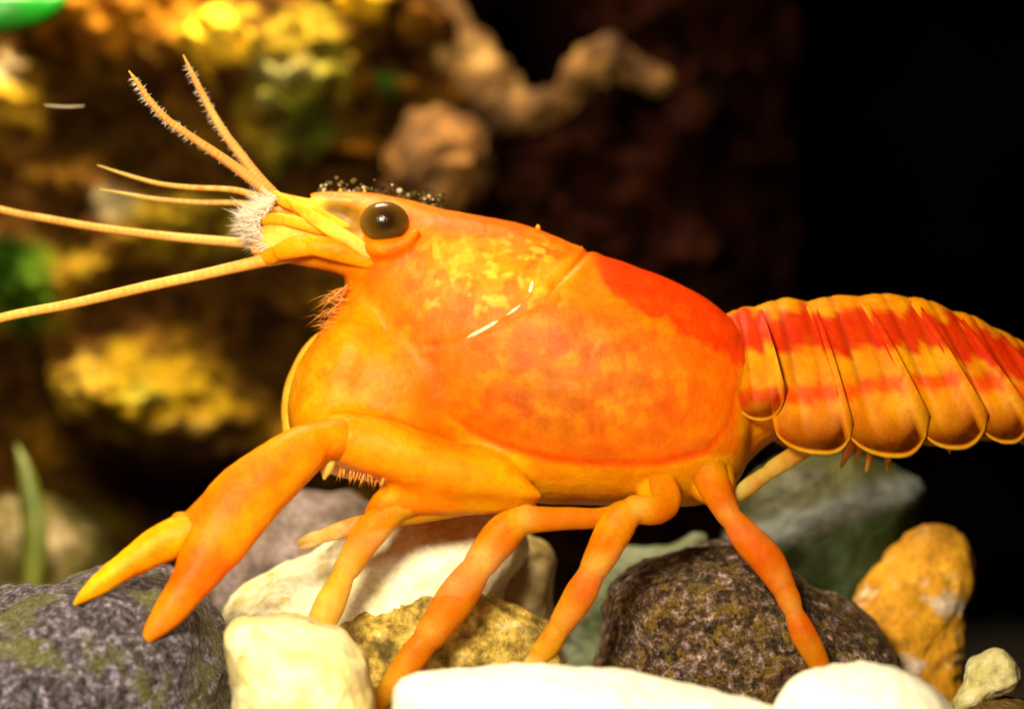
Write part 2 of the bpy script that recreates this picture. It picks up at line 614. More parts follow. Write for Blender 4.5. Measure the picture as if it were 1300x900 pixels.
M_layer = stone_mat('yellow_layered_stone', [(0.3, (0.06, 0.035, 0.006)), (0.45, (0.30, 0.19, 0.03)), (0.58, (0.6, 0.42, 0.08)), (0.72, (0.75, 0.62, 0.35))], 900, 0.4, 3200, 0.0004, 0.7,
                    patches=[(500, 0.54, 0.66, (0.05, 0.035, 0.012), 0.7)])
M_tan = stone_mat('yellow_grey_stone', [(0.3, (0.22, 0.16, 0.06)), (0.5, (0.5, 0.38, 0.16)), (0.7, (0.62, 0.52, 0.35))], 600, 0.25, 3000, 0.0003, 0.7,
                  patches=[(450, 0.52, 0.64, (0.28, 0.2, 0.02), 0.6)])
M_greyb = stone_mat('grey_purple_stone', [(0.3, (0.05, 0.035, 0.03)), (0.5, (0.14, 0.1, 0.09)), (0.7, (0.26, 0.2, 0.22))], 700, 0.35, 3000, 0.0003)
M_bluegreen = stone_mat('blue_green_stone', [(0.3, (0.06, 0.08, 0.02)), (0.5, (0.17, 0.2, 0.12)), (0.7, (0.3, 0.34, 0.28))], 400, 0.15, 2500, 0.0002)
M_orange = stone_mat('ochre_stone', [(0.28, (0.20, 0.09, 0.004)), (0.45, (0.50, 0.22, 0.006)), (0.6, (0.60, 0.28, 0.008)), (0.75, (0.64, 0.4, 0.1))], 520, 0.3, 2600, 0.0004, 0.7,
                     patches=[(360, 0.56, 0.66, (0.62, 0.55, 0.5), 0.75), (900, 0.6, 0.72, (0.12, 0.07, 0.01), 0.6)])
M_pebble = stone_mat('pale_yellow_pebble', [(0.3, (0.38, 0.32, 0.1)), (0.5, (0.6, 0.52, 0.25)), (0.7, (0.66, 0.62, 0.42))], 600, 0.2, 2600, 0.0002)
M_brown2 = stone_mat('dull_brown_stone', [(0.3, (0.03, 0.012, 0.003)), (0.5, (0.10, 0.05, 0.01)), (0.7, (0.2, 0.11, 0.03))], 700, 0.4, 3000, 0.0004)

g = ground_py
# purple grey stone the claw rests on
stone('stone', [(-130, 800), (-60, 765), (0, 752), (60, 742), (120, 726), (190, 720), (245, 742), (278, 790), (293, 835), (300, 890), (296, g(-60) + 8), (-150, g(-60) + 8)], -60, 250, M_purple,
      'dark purple grey gritty stone under the open claw', 'stones on the tank floor', amp=12, nscale=70, seed=2.0, power=0.62, fine=4)
# grey stone further back between claw and slab
stone('stone', [(255, 690), (280, 645), (330, 622), (400, 626), (470, 640), (500, 700), (490, g(330) + 4), (250, g(330) + 4)], 330, 150, M_greyb,
      'blurred grey brown stone behind the pale slab and the claw', 'stones on the tank floor', amp=12, seed=4.0)
stone('stone', [(-70, 720), (-30, 650), (20, 630), (70, 640), (120, 665), (150, 710), (150, g(960) + 4), (-70, g(960) + 4)], 960, 130,
      stone_mat('olive_stone', [(0.3, (0.015, 0.012, 0.001)), (0.5, (0.08, 0.06, 0.004)), (0.68, (0.4, 0.3, 0.18))], 300, 0.3, 1500, 0.0005),
      'blurred olive stone with pinkish patches behind the dark purple grey stone', 'stones on the tank floor', amp=16, nscale=70, seed=21.0)
# white slab below the front legs
stone('stone', [(283, 785), (296, 758), (345, 728), (400, 700), (450, 668), (520, 640), (600, 628), (655, 645), (668, 700), (640, 760), (600, g(110) + 4), (300, g(110) + 4)], 110, 150, M_slab,
      'pale yellow white slab sloping up below the front legs', 'stones on the tank floor', amp=8, seed=6.0, power=0.6)
stone('stone', [(585, 720), (600, 690), (640, 676), (688, 682), (706, 710), (700, 760), (705, g(180) + 4), (590, g(180) + 4)], 180, 80, M_tan,
      'small yellow grey stone right behind the orange leg over the pale slab', 'stones on the tank floor', amp=8, seed=7.0)
stone('stone', [(415, 800), (440, 775), (500, 758), (570, 752), (640, 762), (690, 785), (712, 830), (700, g(-10) + 4), (430, g(-10) + 4)], -10, 60, M_layer,
      'rough yellow and dark brown stone between two pale stones and the leg', 'stones on the tank floor', amp=10, nscale=40, seed=8.0, fine=4)
stone('stone', [(287, 800), (305, 784), (345, 781), (385, 787), (430, 802), (460, 828), (470, 862), (468, g(-260) + 4), (306, g(-260) + 4), (300, 900)], -260, 120, M_cream,
      'cream yellow block stone beside the dark purple grey stone', 'stones on the tank floor', amp=6, seed=9.0, power=0.45)
# dark stones in the middle and right
stone('stone', [(725, 760), (735, 720), (775, 700), (850, 690), (900, 700), (900, g(300) + 4), (715, g(300) + 4)], 300, 90, M_bluegreen,
      'pale blue green stone wedged behind the brown speckled stone', 'stones on the tank floor', amp=6, seed=10.0)
stone('stone', [(764, 800), (768, 755), (792, 728), (840, 705), (900, 689), (955, 698), (1015, 735), (1080, 770), (1120, 808), (1142, 855), (1130, g(80) + 4), (775, g(80) + 4)], 80, 170, M_brownstone,
      'dark brown speckled stone below the hind leg', 'stones on the tank floor', amp=11, nscale=60, seed=11.0, power=0.6, fine=4)
stone('stone', [(1085, 765), (1106, 728), (1145, 690), (1183, 668), (1214, 674), (1234, 700), (1230, 760), (1222, 840), (1215, g(240) + 4), (1100, g(240) + 4), (1100, 820)], 240, 80, M_orange,
      'ochre upright stone with a whitish patch', 'stones on the tank floor', amp=9, nscale=45, seed=12.0)


def band_mat():
    m, nt, bs = new_mat('olive_banded_stone')
    at = nt.nodes.new('ShaderNodeAttribute'); at.attribute_name = 'Col'
    n = noise_node(nt, 1100, 4)
    r = ramp(nt, n.outputs['Fac'], [(0.35, 0.7), (0.6, 1.15)])
    nt.links.new(mixc(nt, 1.0, at.outputs['Color'], r.outputs['Color'], 'MULTIPLY'), bs.inputs['Base Color'])
    bs.inputs['Roughness'].default_value = 0.6
    bump(nt, bs, n.outputs['Fac'], 0.0002)
    return m


def band_col(V):
    u, v = proj(V)
    w = v - (688 - (u - 940) * (75 / 225))
    w = w + 6 * fbm(V, 50, 2, 2.2)
    k = np.exp(-(w / 18) ** 4)[:, None]
    n = fbm(V, 70, 3, 8.1)[:, None]
    c = np.array([0.055, 0.058, 0.003]) + n * np.array([0.05, 0.05, 0.0])
    lo = smooth01(w, 15, 30)[:, None]
    c = c * (1 - lo) + np.array([0.022, 0.05, 0.003]) * lo
    return np.clip(c * (1 - k) + np.array([0.22, 0.25, 0.27]) * k, 0.002, 0.9)


stone('stone', [(925, 660), (955, 605), (1010, 578), (1080, 575), (1140, 595), (1172, 622), (1160, 660), (1120, 710), (1080, 760), (1060, g(460) + 4), (930, g(460) + 4)], 460, 150, band_mat(),
      'olive green stone crossed by a pale grey band under the tail', 'stones on the tank floor', amp=8, seed=13.0, col_fn=band_col)
# white stones in front
stone('stone', [(497, 905), (503, 872), (522, 858), (560, 855), (600, 850), (660, 847), (740, 850), (830, 862), (905, 880), (970, 896), (1010, 930), (1015, g(-420) + 4), (500, g(-420) + 4)], -420, 150, M_white,
      'long glaring white stone in front of the legs', 'stones on the tank floor', amp=4, seed=14.0, power=0.55)
stone('stone', [(975, 920), (990, 887), (1020, 861), (1065, 847), (1110, 844), (1160, 860), (1200, 886), (1225, 930), (1225, g(-420) + 4), (975, g(-420) + 4)], -420, 130, M_white,
      'rounded glaring white stone hiding the tip of the hind leg', 'stones on the tank floor', amp=4, seed=15.0, power=0.55)
# pebble at the right
stone('stone', [(1190, 915), (1225, 890), (1270, 885), (1310, 900), (1320, g(-20) + 4), (1185, g(-20) + 4)], -20, 70, M_brown2,
      'dull brown stone under the small pale pebble', 'stones on the tank floor', amp=6, seed=16.0)
stone('stone', [(1208, 888), (1222, 868), (1228, 845), (1248, 826), (1270, 824), (1290, 840), (1296, 860), (1284, 878), (1258, 886), (1238, 898), (1215, 903)], -25, 36, M_pebble,
      'small pale yellow pebble with a flared round end', 'stones on the tank floor', amp=3, seed=17.0, res=(70, 30))
# lump and crooked branch in front of the rock wall
stone('rock', [(490, 215), (505, 170), (540, 143), (582, 145), (610, 172), (622, 215), (610, 255), (575, 285), (530, 285), (500, 260)], 1130, 190,
      stone_mat('tan_lump', [(0.3, (0.02, 0.006, 0.001)), (0.5, (0.085, 0.034, 0.004)), (0.7, (0.26, 0.11, 0.02))], 210, 0.35, 900, 0.0008),
      'rounded reddish tan rock knob above the crayfish head', None, amp=22, nscale=60, seed=28.0, power=0.7, cat='rock')


def branch():
    pts = [(545, -40, 1230, 30), (570, 40, 1210, 34), (608, 100, 1190, 36), (645, 138, 1180, 32), (688, 142, 1180, 22), (722, 130, 1180, 20), (742, 100, 1170, 28), (765, 76, 1165, 27), (802, 86, 1170, 24), (838, 102, 1180, 15)]
    v, f = tube(pts, 22, 12, 0.9)
    N = normals(v, f)
    v = v + N * (24 * fbm(v, 62, 3, 3.0) + 3 * fbm(v, 12, 2, 6.0))[:, None]
    m = stone_mat('tan_driftwood', [(0.36, (0.02, 0.006, 0.001)), (0.5, (0.10, 0.042, 0.005)), (0.68, (0.36, 0.21, 0.06))], 230, 0.35, 1600, 0.0005)
    o = build('driftwood_branch', v, f, m)
    tag(o, 'crooked tan driftwood branch reaching out from the rock', 'branch')


branch()


# plants on the left
def blade(name, pts, m, label, y_thick=2.0):
    """leaf blade: (px, py, y, half width)"""
    P = cat_rom([(*Wp(a, b, c), w) for a, b, c, w in pts], 8)
    c = P[:, :3]; w = np.maximum(P[:, 3], 0.4)
    T = np.gradient(c, axis=0); T /= np.linalg.norm(T, axis=1)[:, None]
    n = np.cross(T, np.array([0, 1.0, 0.15])); n /= np.linalg.norm(n, axis=1)[:, None]
    V, F = [], []
    prof = [(-1, 0), (-0.5, 5), (0, 9), (0.5, 5), (1, 0), (0.5, 1), (0, 4), (-0.5, 1)]
    for i in range(len(c)):
        for a, b in prof:
            V.append(c[i] + n[i] * w[i] * a + np.array([0, -b * w[i] / 30, 0]))
    k = len(prof)
    for i in range(len(c) - 1):
        for j in range(k):
            F.append((i * k + j, i * k + (j + 1) % k, (i + 1) * k + (j + 1) % k, (i + 1) * k + j))
    F.append(tuple(range(k))); F.append(tuple(reversed([(len(c) - 1) * k + j for j in range(k)])))
    o = build(name, V, F, m)
    tag(o, label, 'plant')
    return o


def leaf_mat(name, c1, c2):
    m, nt, bs = new_mat(name)
    n = noise_node(nt, 500, 3)
    r = ramp(nt, n.outputs['Fac'], [(0.35, c1), (0.65, c2)])
    nt.links.new(r.outputs['Color'], bs.inputs['Base Color'])
    bs.inputs['Roughness'].default_value = 0.4
    bs.inputs['Subsurface Weight'].default_value = 0.2
    bs.inputs['Subsurface Scale'].default_value = 0.001
    return m


M_leaf = leaf_mat('bright_green_leaf', (0.002, 0.15, 0.004), (0.006, 0.26, 0.008))
M_blade = leaf_mat('green_blade', (0.08, 0.12, 0.004), (0.24, 0.26, 0.04))
blade('broad_leaf', [(90, -10, 760, 1), (60, 8, 740, 20), (20, 14, 720, 30), (-40, 22, 710, 36), (-110, 60, 720, 34), (-190, 160, 760, 22), (-230, 420, 830, 8), (-235, g(850) + 2, 850, 8)], M_leaf,
      'bright green broad leaf in front of the top of the rock')
blade('grass_blade', [(20, g(800) + 2, 800, 10), (35, 790, 790, 18), (44, 690, 780, 20), (34, 610, 780, 15), (20, 562, 780, 2)], M_blade, 'narrow green blade of water grass by the dark stone')

# floating fibre
v, f = tube([(57, 134, 150, 0.8), (72, 135.5, 150, 1.4), (90, 136, 148, 1.4), (106, 135, 147, 0.8)], 8, 5)
m, nt, bs = new_mat('pale_fibre')
bs.inputs['Base Color'].default_value = (0.34, 0.24, 0.16, 1)
o = build('floating_fibre', v, f, m)
tag(o, 'short pale fibre drifting in the water above the long antenna', 'fibre')

# ------------------------------------------------------------------ crayfish
CR = empty('crayfish', (Wp(760, 700, -60)[0], -60, GZ + 120))
tag(CR, 'bright orange dwarf crayfish with red striped tail standing on stones', 'crayfish')

# --- trunk
SEC = [(436, 256, 345, 30), (448, 250, 385, 50), (462, 247, 425, 62), (482, 249, 465, 74), (520, 258, 540, 92), (560, 266, 590, 106), (620, 276, 625, 122), (680, 290, 638, 134), (745, 318, 641, 140),
       (800, 336, 642, 139), (850, 355, 643, 133), (890, 376, 640, 122), (918, 396, 630, 108), (938, 414, 608, 94), (952, 436, 575, 76)]


def trunk_loft(SEC, pw=2.5, seg=72, k=6):
    S = cat_rom(SEC, k)
    V, F = [], []
    for x, t, b, w in S:
        cz = (t + b) / 2; hz = (b - t) / 2
        for j in range(seg):
            a = 2 * math.pi * j / seg
            cc, ss = math.cos(a), math.sin(a)
            yy = w * math.copysign(abs(cc) ** (2 / pw), cc)
            zz = hz * math.copysign(abs(ss) ** (2 / pw), ss)
            # belly narrower than the shoulders, back slightly peaked
            q = -ss
            yy *= 1 - 0.14 * max(0, q) ** 2 - 0.10 * max(0, -q)
            V.append((x - 650, yy, 450 - cz + zz))
    n = len(S)
    for i in range(n - 1):
        for j in range(seg):
            j2 = (j + 1) % seg
            F.append((i * seg + j, (i + 1) * seg + j, (i + 1) * seg + j2, i * seg + j2))
    F.append(tuple(range(seg)))
    F.append(tuple(reversed([(n - 1) * seg + j for j in range(seg)])))
    return V, F


parts = [trunk_loft(SEC)]
# tail core, runs on past the picture
TAILC = [(925, 475, 0, 50, 60), (980, 475, 0, 52, 56), (1060, 472, 0, 52, 56), (1150, 470, 0, 50, 52), (1230, 482, 0, 42, 46), (1300, 504, 0, 34, 40), (1360, 535, 0, 24, 30)]
parts.append(tube(TAILC, 32, 6))
parts.append(tube([(900, 545, 0, 74, 84), (945, 528, 0, 50, 76), (990, 512, 0, 38, 62), (1030, 500, 0, 30, 50)], 24, 6))
# rostrum
parts.append(tube([(396, 248, 0, 2.5, 4), (415, 250, 0, 6, 10), (440, 253, 0, 9, 18), (475, 259, 0, 13, 30), (520, 275, 0, 20, 42), (570, 295, 0, 26, 50)], 20, 6))
# head front: stalks of the feelers
parts.append(tube([(480, 330, -38, 34, 36), (430, 312, -34, 36, 30), (385, 304, -30, 36, 24), (352, 306, -28, 28, 20), (335, 314, -26, 18, 14)], 20, 6))
parts.append(tube([(470, 300, 18, 26, 26), (410, 290, 16, 24, 22), (360, 285, 14, 24, 18), (330, 290, 12, 16, 14)], 18, 6))
parts.append(tube([(480, 278, -6, 26, 40), (445, 268, -6, 18, 26), (412, 260, -8, 10, 14), (398, 256, -8, 6, 8)], 18, 6))
parts.append(tube([(450, 285, -15, 14, 16), (400, 268, -16, 13, 14), (362, 256, -16, 10, 11), (346, 248, -16, 7, 8)], 16, 6))
# mouth parts and front of the breast
parts.append(tube([(500, 345, -10, 50, 40), (470, 400, -14, 46, 56), (452, 450, -24, 56, 84), (436, 495, -24, 66, 86), (440, 535, -28, 70, 92), (490, 560, -34, 56, 92)], 26, 6))
parts.append(ellipsoid(Wp(500, 500, 0), 128, 112, 106, 40, 24))
# near arm of the claw, grown together with the breast
parts.append(tube([(686, 630, -98, 6, 10), (664, 622, -100, 16, 24), (622, 606, -104, 32, 34), (570, 597, -112, 39, 40), (500, 574, -124, 40, 40), (450, 560, -130, 38, 36), (420, 555, -140, 31, 30), (405, 560, -136, 22, 22)], 26, 7))
parts.append(tube([(672, 640, -84, 12, 14), (620, 634, -92, 20, 24), (560, 630, -100, 26, 28), (500, 634, -104, 24, 26), (478, 650, -106, 16, 18)], 20, 6))
# lid below the eye
parts.append(tube([(452, 308, -62, 8, 12), (468, 315, -68, 11, 15), (492, 316, -75, 13, 16), (514, 309, -79, 11, 13), (528, 296, -79, 6, 8)], 14, 6))
# leg roots along the belly
for (a, b, c, r) in [(560, 612, -84, 26), (640, 628, -84, 22), (835, 622, -80, 26), (905, 612, -70, 30)]:
    parts.append(ellipsoid(Wp(a, b, c), r, r, r))
v, f = join(parts)
BV, BF, BN = remesh(v, f, 2.3, 7)


def relax(V, F, w, it):
    # even out the seams where the grown-together pieces meet
    Q = np.array([q for q in F if len(q) == 4])
    E = np.vstack([Q[:, [0, 1]], Q[:, [1, 2]], Q[:, [2, 3]], Q[:, [3, 0]]])
    n = np.bincount(E[:, 0], minlength=len(V)) + np.bincount(E[:, 1], minlength=len(V)) + 1e-9
    V = V.copy()
    for _ in range(it):
        A = np.stack([(np.bincount(E[:, 0], V[E[:, 1], k], len(V)) + np.bincount(E[:, 1], V[E[:, 0], k], len(V))) / n for k in range(3)], 1)
        V += (A - V) * w[:, None]
    return V


_u, _v = BV[:, 0] + 650, 450 - BV[:, 2]
_w = 0.5 * np.exp(-(((_u - 500) / 85) ** 4 + ((_v - 555) / 70) ** 4)) + 0.55 * np.exp(-(((_u - 600) / 100) ** 4 + ((_v - 610) / 45) ** 4)) + 0.68 * np.exp(-(((_u - 520) / 120) ** 4 + ((_v - 470) / 120) ** 4)) + 0.4 * np.exp(-(((_u - 420) / 60) ** 4 + ((_v - 315) / 40) ** 4))
BV = relax(BV, BF, np.clip(_w, 0, .7), 90)
BN = normals(BV, BF)
u, vv = BV[:, 0] + 650, 450 - BV[:, 2]       # the animal's own side view
side = np.abs(BV[:, 1])
GRO = [(747, 318), (735, 333), (718, 350), (703, 364), (692, 378), (672, 394), (645, 408), (612, 424), (575, 436), (545, 440)]
dg = dist_poly(u, vv, GRO)
disp = (-2.4 * np.exp(-(dg / 3.6) ** 2) + 1.0 * np.exp(-((dg - 11) / 6.0) ** 2)) * (0.45 + 0.55 * smooth01(u, 660, 710))
REDL = [(560, 515), (600, 543), (640, 562), (700, 578), (760, 585), (830, 583), (890, 570), (918, 535), (932, 480), (934, 430)]
dr = dist_poly(u, vv, REDL)
disp += -0.7 * np.exp(-(dr / 4.5) ** 2)
ORB = [(456, 300), (470, 308), (500, 312), (522, 300), (530, 282), (524, 262)]
disp += 1.0 * fbm(BV, 40, 2, 2.0) + 0.25 * fbm(BV, 9, 2, 4.0)
BV2 = BV + BN * disp[:, None]

ORA = np.array([0.90, 0.20, 0.0015])
YEL = np.array([0.95, 0.345, 0.002])
RED = np.array([0.88, 0.055, 0.0015])
GOLD = np.array([0.86, 0.34, 0.002])
PALE = np.array([0.95, 0.62, 0.10])


def spots(u, v, base, lst, V):
    col = np.tile(base, (len(u), 1)).astype(float)
    n = fbm(V, 34, 3, 6.6)
    for (a, b, s, t, rot, c, w) in lst:
        ca, sa = math.cos(math.radians(rot)), math.sin(math.radians(rot))
        du, dv = u - a, v - b
        x = du * ca + dv * sa; y = -du * sa + dv * ca
        r = np.sqrt((x / s) ** 2 + (y / t) ** 2) + 0.35 * n
        k = (w * (1 - smooth01(r, 0.5, 1.3)))[:, None]
        col = col * (1 - k) + np.array(c) * k
    return col


BSP = [(720, 500, 200, 115, 8, (0.66, 0.145, 0.001), .95),
       (730, 500, 85, 55, -10, (0.55, 0.17, 0.002), .8),
       (640, 345, 80, 45, 12, (0.93, 0.34, 0.006), .85),
       (590, 330, 36, 26, 0, (0.93, 0.40, 0.03), .7),
       (690, 350, 60, 16, -40, (0.93, 0.38, 0.01), .8),
       (640, 296, 120, 20, 10, (0.92, 0.15, 0.002), .9), (700, 322, 40, 10, 5, (0.9, 0.11, 0.002), .8),
       (530, 425, 50, 34, 10, (0.9, 0.12, 0.002), .85), (620, 455, 60, 26, -15, (0.85, 0.15, 0.002), .7), (700, 420, 60, 40, -20, (0.75, 0.16, 0.002), .6),
       (495, 330, 40, 16, -10, (0.92, 0.13, 0.002), .7), (860, 470, 60, 60, 40, (0.84, 0.15, 0.002), .8), (700, 470, 30, 20, 0, (0.5, 0.15, 0.004), .5), (760, 500, 26, 34, 20, (0.72, 0.13, 0.003), .5),
       (440, 490, 100, 110, 0, YEL, .95), (480, 590, 130, 50, 10, YEL, .9), (390, 480, 40, 60, 20, (0.95, 0.5, 0.01), .6), (450, 440, 30, 40, 0, (0.95, 0.34, 0.003), .5),
       (390, 305, 90, 50, 0, (0.95, 0.42, 0.006), .95), (345, 285, 45, 50, 0, (0.95, 0.60, 0.12), .8), (420, 335, 60, 16, 8, (0.9, 0.26, 0.003), .7),
       (400, 265, 45, 14, 20, (0.95, 0.62, 0.05), .8), (450, 290, 24, 18, 0, (0.35, 0.20, 0.02), .8), (460, 250, 60, 8, 4, (0.95, 0.22, 0.002), .9), (438, 272, 26, 13, 12, (0.20, 0.13, 0.015), .95), (452, 286, 14, 16, 0, (0.30, 0.15, 0.012), .8)]
col = spots(u, vv, ORA, BSP, BV)
# lower flap of the carapace is golden and paler than the flank
low = (vv - np.interp(u, [p[0] for p in REDL[:7]], [p[1] for p in REDL[:7]]))
k = (smooth01(low, 0, 10) * smooth01(u, 545, 600) * (u < 965))[:, None]
col = col * (1 - k) + GOLD * k
rear = (smooth01(u, 922, 940) * smooth01(vv, 440, 475))[:, None]
col = col * (1 - rear) + np.array([0.85, 0.30, 0.003]) * rear
# dorsal red saddle behind the groove
top = np.interp(u, [s[0] for s in SEC], [s[1] for s in SEC])
wid = np.interp(u, [740, 775, 800, 850, 900, 940, 1000], [6, 46, 58, 66, 62, 50, 46])
n = fbm(BV, 30, 3, 1.1)
k = (smooth01(u, 742, 770) * (1 - smooth01(vv - top + 10 * n, wid - 8, wid + 8)) * (u < 1000))[:, None]
col = col * (1 - k) + RED * k
k = (0.75 * np.exp(-(dr / 5.0) ** 2) * smooth01(u, 560, 640) * (1 - .7 * smooth01(u, 905, 930)))[:, None]
col = col * (1 - k) + np.array([0.85, 0.075, 0.002]) * k
sp = fbm(BV, 7, 2, 12.0)
hd = np.exp(-((u - 620) / 85) ** 4 - ((vv - 355) / 50) ** 4)
ve = fbm(BV, 17, 3, 21.0); ve2 = fbm(BV, 30, 3, 25.0)
k = (0.85 * hd * smooth01(ve, 0.02, 0.30))[:, None]
col = col * (1 - k) + np.array([0.98, 0.56, 0.05]) * k
k = (0.75 * hd * smooth01(ve2, 0.12, 0.35))[:, None]
col = col * (1 - k) + np.array([0.92, 0.17, 0.002]) * k
fl = np.exp(-((u - 740) / 150) ** 4 - ((vv - 480) / 85) ** 4)
ve3 = fbm(BV, 24, 4, 31.0)
k = (0.7 * fl * smooth01(ve3, 0.10, 0.42))[:, None]
col = col * (1 - k) + np.array([0.46, 0.10, 0.002]) * k
k = (0.55 * fl * smooth01(-ve3, 0.15, 0.45))[:, None]
col = col * (1 - k) + np.array([0.85, 0.30, 0.004]) * k
bre = np.exp(-((u - 470) / 110) ** 4 - ((vv - 500) / 110) ** 4)
k = (0.5 * bre * smooth01(ve3, 0.05, 0.4))[:, None]
col = col * (1 - k) + np.array([0.94, 0.25, 0.002]) * k
spk = (0.5 * smooth01(sp, 0.35, 0.6) * np.exp(-((u - 720) / 90) ** 2 - ((vv - 480) / 70) ** 2))[:, None]
col = col * (1 - spk) + np.array([0.42, 0.10, 0.006]) * spk
body = build('body', BV2, BF, M_shell, CR, col=np.clip(col, 0, 1))

# pale ridge modelled as the glint by the groove, broken into highlight dashes
glint_pts = [(677, 352), (673, 370), (661, 387), (642, 401), (616, 417), (588, 431)]
Q = cat_rom(glint_pts, 8)
near = BV2[(BV2[:, 1] < -40)]
rp = []
for i, (a, b) in enumerate(Q):
    d = (near[:, 0] + 650 - (650 + (a - 650) * .97)) ** 2 + (450 - near[:, 2] - (450 + (b - 450) * .97)) ** 2
    p = near[np.argmin(d)]
    t = i / (len(Q) - 1)
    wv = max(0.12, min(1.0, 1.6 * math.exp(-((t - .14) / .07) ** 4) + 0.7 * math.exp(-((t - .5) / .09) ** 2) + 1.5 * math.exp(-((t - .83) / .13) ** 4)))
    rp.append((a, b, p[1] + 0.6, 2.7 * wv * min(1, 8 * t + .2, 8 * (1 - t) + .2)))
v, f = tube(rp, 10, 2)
m, nt, bs = new_mat('pale_glint')
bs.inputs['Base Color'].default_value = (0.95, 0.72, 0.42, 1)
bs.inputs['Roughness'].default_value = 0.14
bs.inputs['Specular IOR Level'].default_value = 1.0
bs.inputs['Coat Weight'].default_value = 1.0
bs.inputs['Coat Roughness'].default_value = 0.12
build('groove_glint', v, f, m, CR)

# --- tail plates
def plate(tx0, tx1, bx0, bx1, zs, zb, skew, w0, w1, name='tail_plate'):
    """overlapping shell of one tail segment: top edge span, lobe span, shoulder and lobe heights"""
    ns, ntt = 22, 61
    TOPX = [925, 945, 975, 1000, 1025, 1050, 1085, 1120, 1160, 1200, 1230, 1260, 1300, 1340, 1380]
    TOPY = [402, 396, 389, 384, 386, 383, 379, 379, 381, 395, 405, 418, 441, 472, 512]
    V, colr, thin = [], [], []
    for j in range(ntt):
        t = -1 + 2 * j / (ntt - 1)
        at = abs(t)
        a = at * math.pi * 0.56
        for i in range(ns):
            s = i / (ns - 1)
            fr = (1 - math.cos(min(a, math.pi / 2))) if at < 1 else 1
            # progress downwards
            hfrac = 0.5 * (1 - math.cos(at * math.pi)) * 0.55 + at * 0.45
            x0 = tx0 + (bx0 - tx0) * hfrac
            x1 = tx1 + (bx1 - tx1) * hfrac
            lob = max(0.0, 1 - abs((s - skew) / (skew if s < skew else 1 - skew)) ** 2.4) ** 0.55
            xx = x0 + (x1 - x0) * s
            xt = tx0 + (tx1 - tx0) * s
            zt = np.interp(xt, TOPX, TOPY) - 5.0 * math.sin(min(1, s * 1.05) * math.pi) ** 1.3 + 1.6 * math.exp(-((s - .42) / .06) ** 2)
            zbm = zs + (zb - zs) * lob
            z = zt + (zbm - zt) * hfrac
            wd_ = (w0 + (w1 - w0) * s) * (1 + (0.003 + 0.018 * hfrac ** 2) * s)
            y = -wd_ * math.copysign(math.sin(min(a, math.pi * .56)) ** 0.85, t)
            y *= 1 + 0.05 * math.sin(at * math.pi) - 0.022 * math.exp(-((s - .42) / .06) ** 2) - 0.012 * math.exp(-((s - .78) / .04) ** 2)
            V.append((xx - 650, y, 450 - z))
            # pigment bands run along the tail
            c = np.array([0.80, 0.27, 0.003]) * (1 + 0.22 * noise.noise(Vector((xx / 22, z / 22, 7.0))))
            zz = (z - zt)
            def band(h, lo, hi, e):
                return float(smooth01(np.array(h), lo - e, lo + e) * (1 - smooth01(np.array(h), hi - e, hi + e)))
            saw = 13 * (s - .5) + 4 * math.sin(s * 9 + tx0) + 11 * noise.noise(Vector((xx / 13, z / 13, 3.0)))
            r1 = np.interp(xx, [925, 1000, 1090, 1160, 1230, 1300, 1380], [424, 420, 424, 418, 438, 470, 530])
            h1 = np.interp(xx, [925, 990, 1060, 1300], [27, 24, 26, 25])
            kk = 1 - float(smooth01(np.array(abs(z - r1 + saw)), h1 - 6, h1 + 5))
            c = c * (1 - kk) + np.array([0.62, 0.026 + 0.05 * max(0, noise.noise(Vector((xx / 7, z / 9, 1.0)))), 0.001]) * kk
            saw *= 0.45
            r2 = np.interp(xx, [960, 1050, 1080, 1150, 1210, 1260, 1300, 1380], [502, 500, 492, 486, 483, 490, 508, 560])
            k2 = 0.92 * (1 - float(smooth01(np.array(abs(z - r2 + saw)), 6, 13)))
            c = c * (1 - k2) + np.array([0.80, 0.07, 0.001]) * k2
            edge = at > 0.965
            th = min(1.0, max(0.0, (hfrac - 0.72) / 0.18) * (0.55 + 0.6 * s)) * (0.98 if 0.06 < s < 0.94 else 0.25)
            if edge and lob > 0.2:
                c = np.array([0.92, 0.45, 0.03]); th = 0.05
            if s > 0.93 and hfrac > 0.62:
                c = c * 0.7 + np.array([0.9, 0.42, 0.03]) * 0.3
            rid = math.exp(-((s - .42) / .05) ** 2) + 0.7 * math.exp(-((s - .78) / .04) ** 2)
            if hfrac < .55:
                c = c * (1 - 0.35 * rid)
            colr.append(c)
            thin.append(th)
    F = [(j * ns + i, j * ns + i + 1, (j + 1) * ns + i + 1, (j + 1) * ns + i) for j in range(ntt - 1) for i in range(ns - 1)]
    o = build(name, V, F, M_plate, CR, col=np.array(colr))
    a = o.data.attributes.new('Thin', 'FLOAT', 'POINT')
    a.data.foreach_set('value', np.array(thin, np.float32))
    s = o.modifiers.new('thickness', 'SOLIDIFY')
    s.thickness = 2.0 * U
    s.offset = -1
    return o


plate(915, 966, 925, 988, 492, 532, 0.55, 95, 95)
plate(950, 1034, 975, 1072, 536, 574, 0.68, 93, 97)
plate(1020, 1098, 1060, 1167, 526, 578, 0.66, 94, 95)
plate(1086, 1162, 1154, 1240, 524, 568, 0.57, 91, 91)
plate(1150, 1216, 1229, 1294, 521, 561, 0.63, 87, 86)
plate(1204, 1266, 1284, 1348, 530, 566, 0.60, 82, 80)
plate(1254, 1330, 1330, 1392, 545, 585, 0.6, 74, 68)
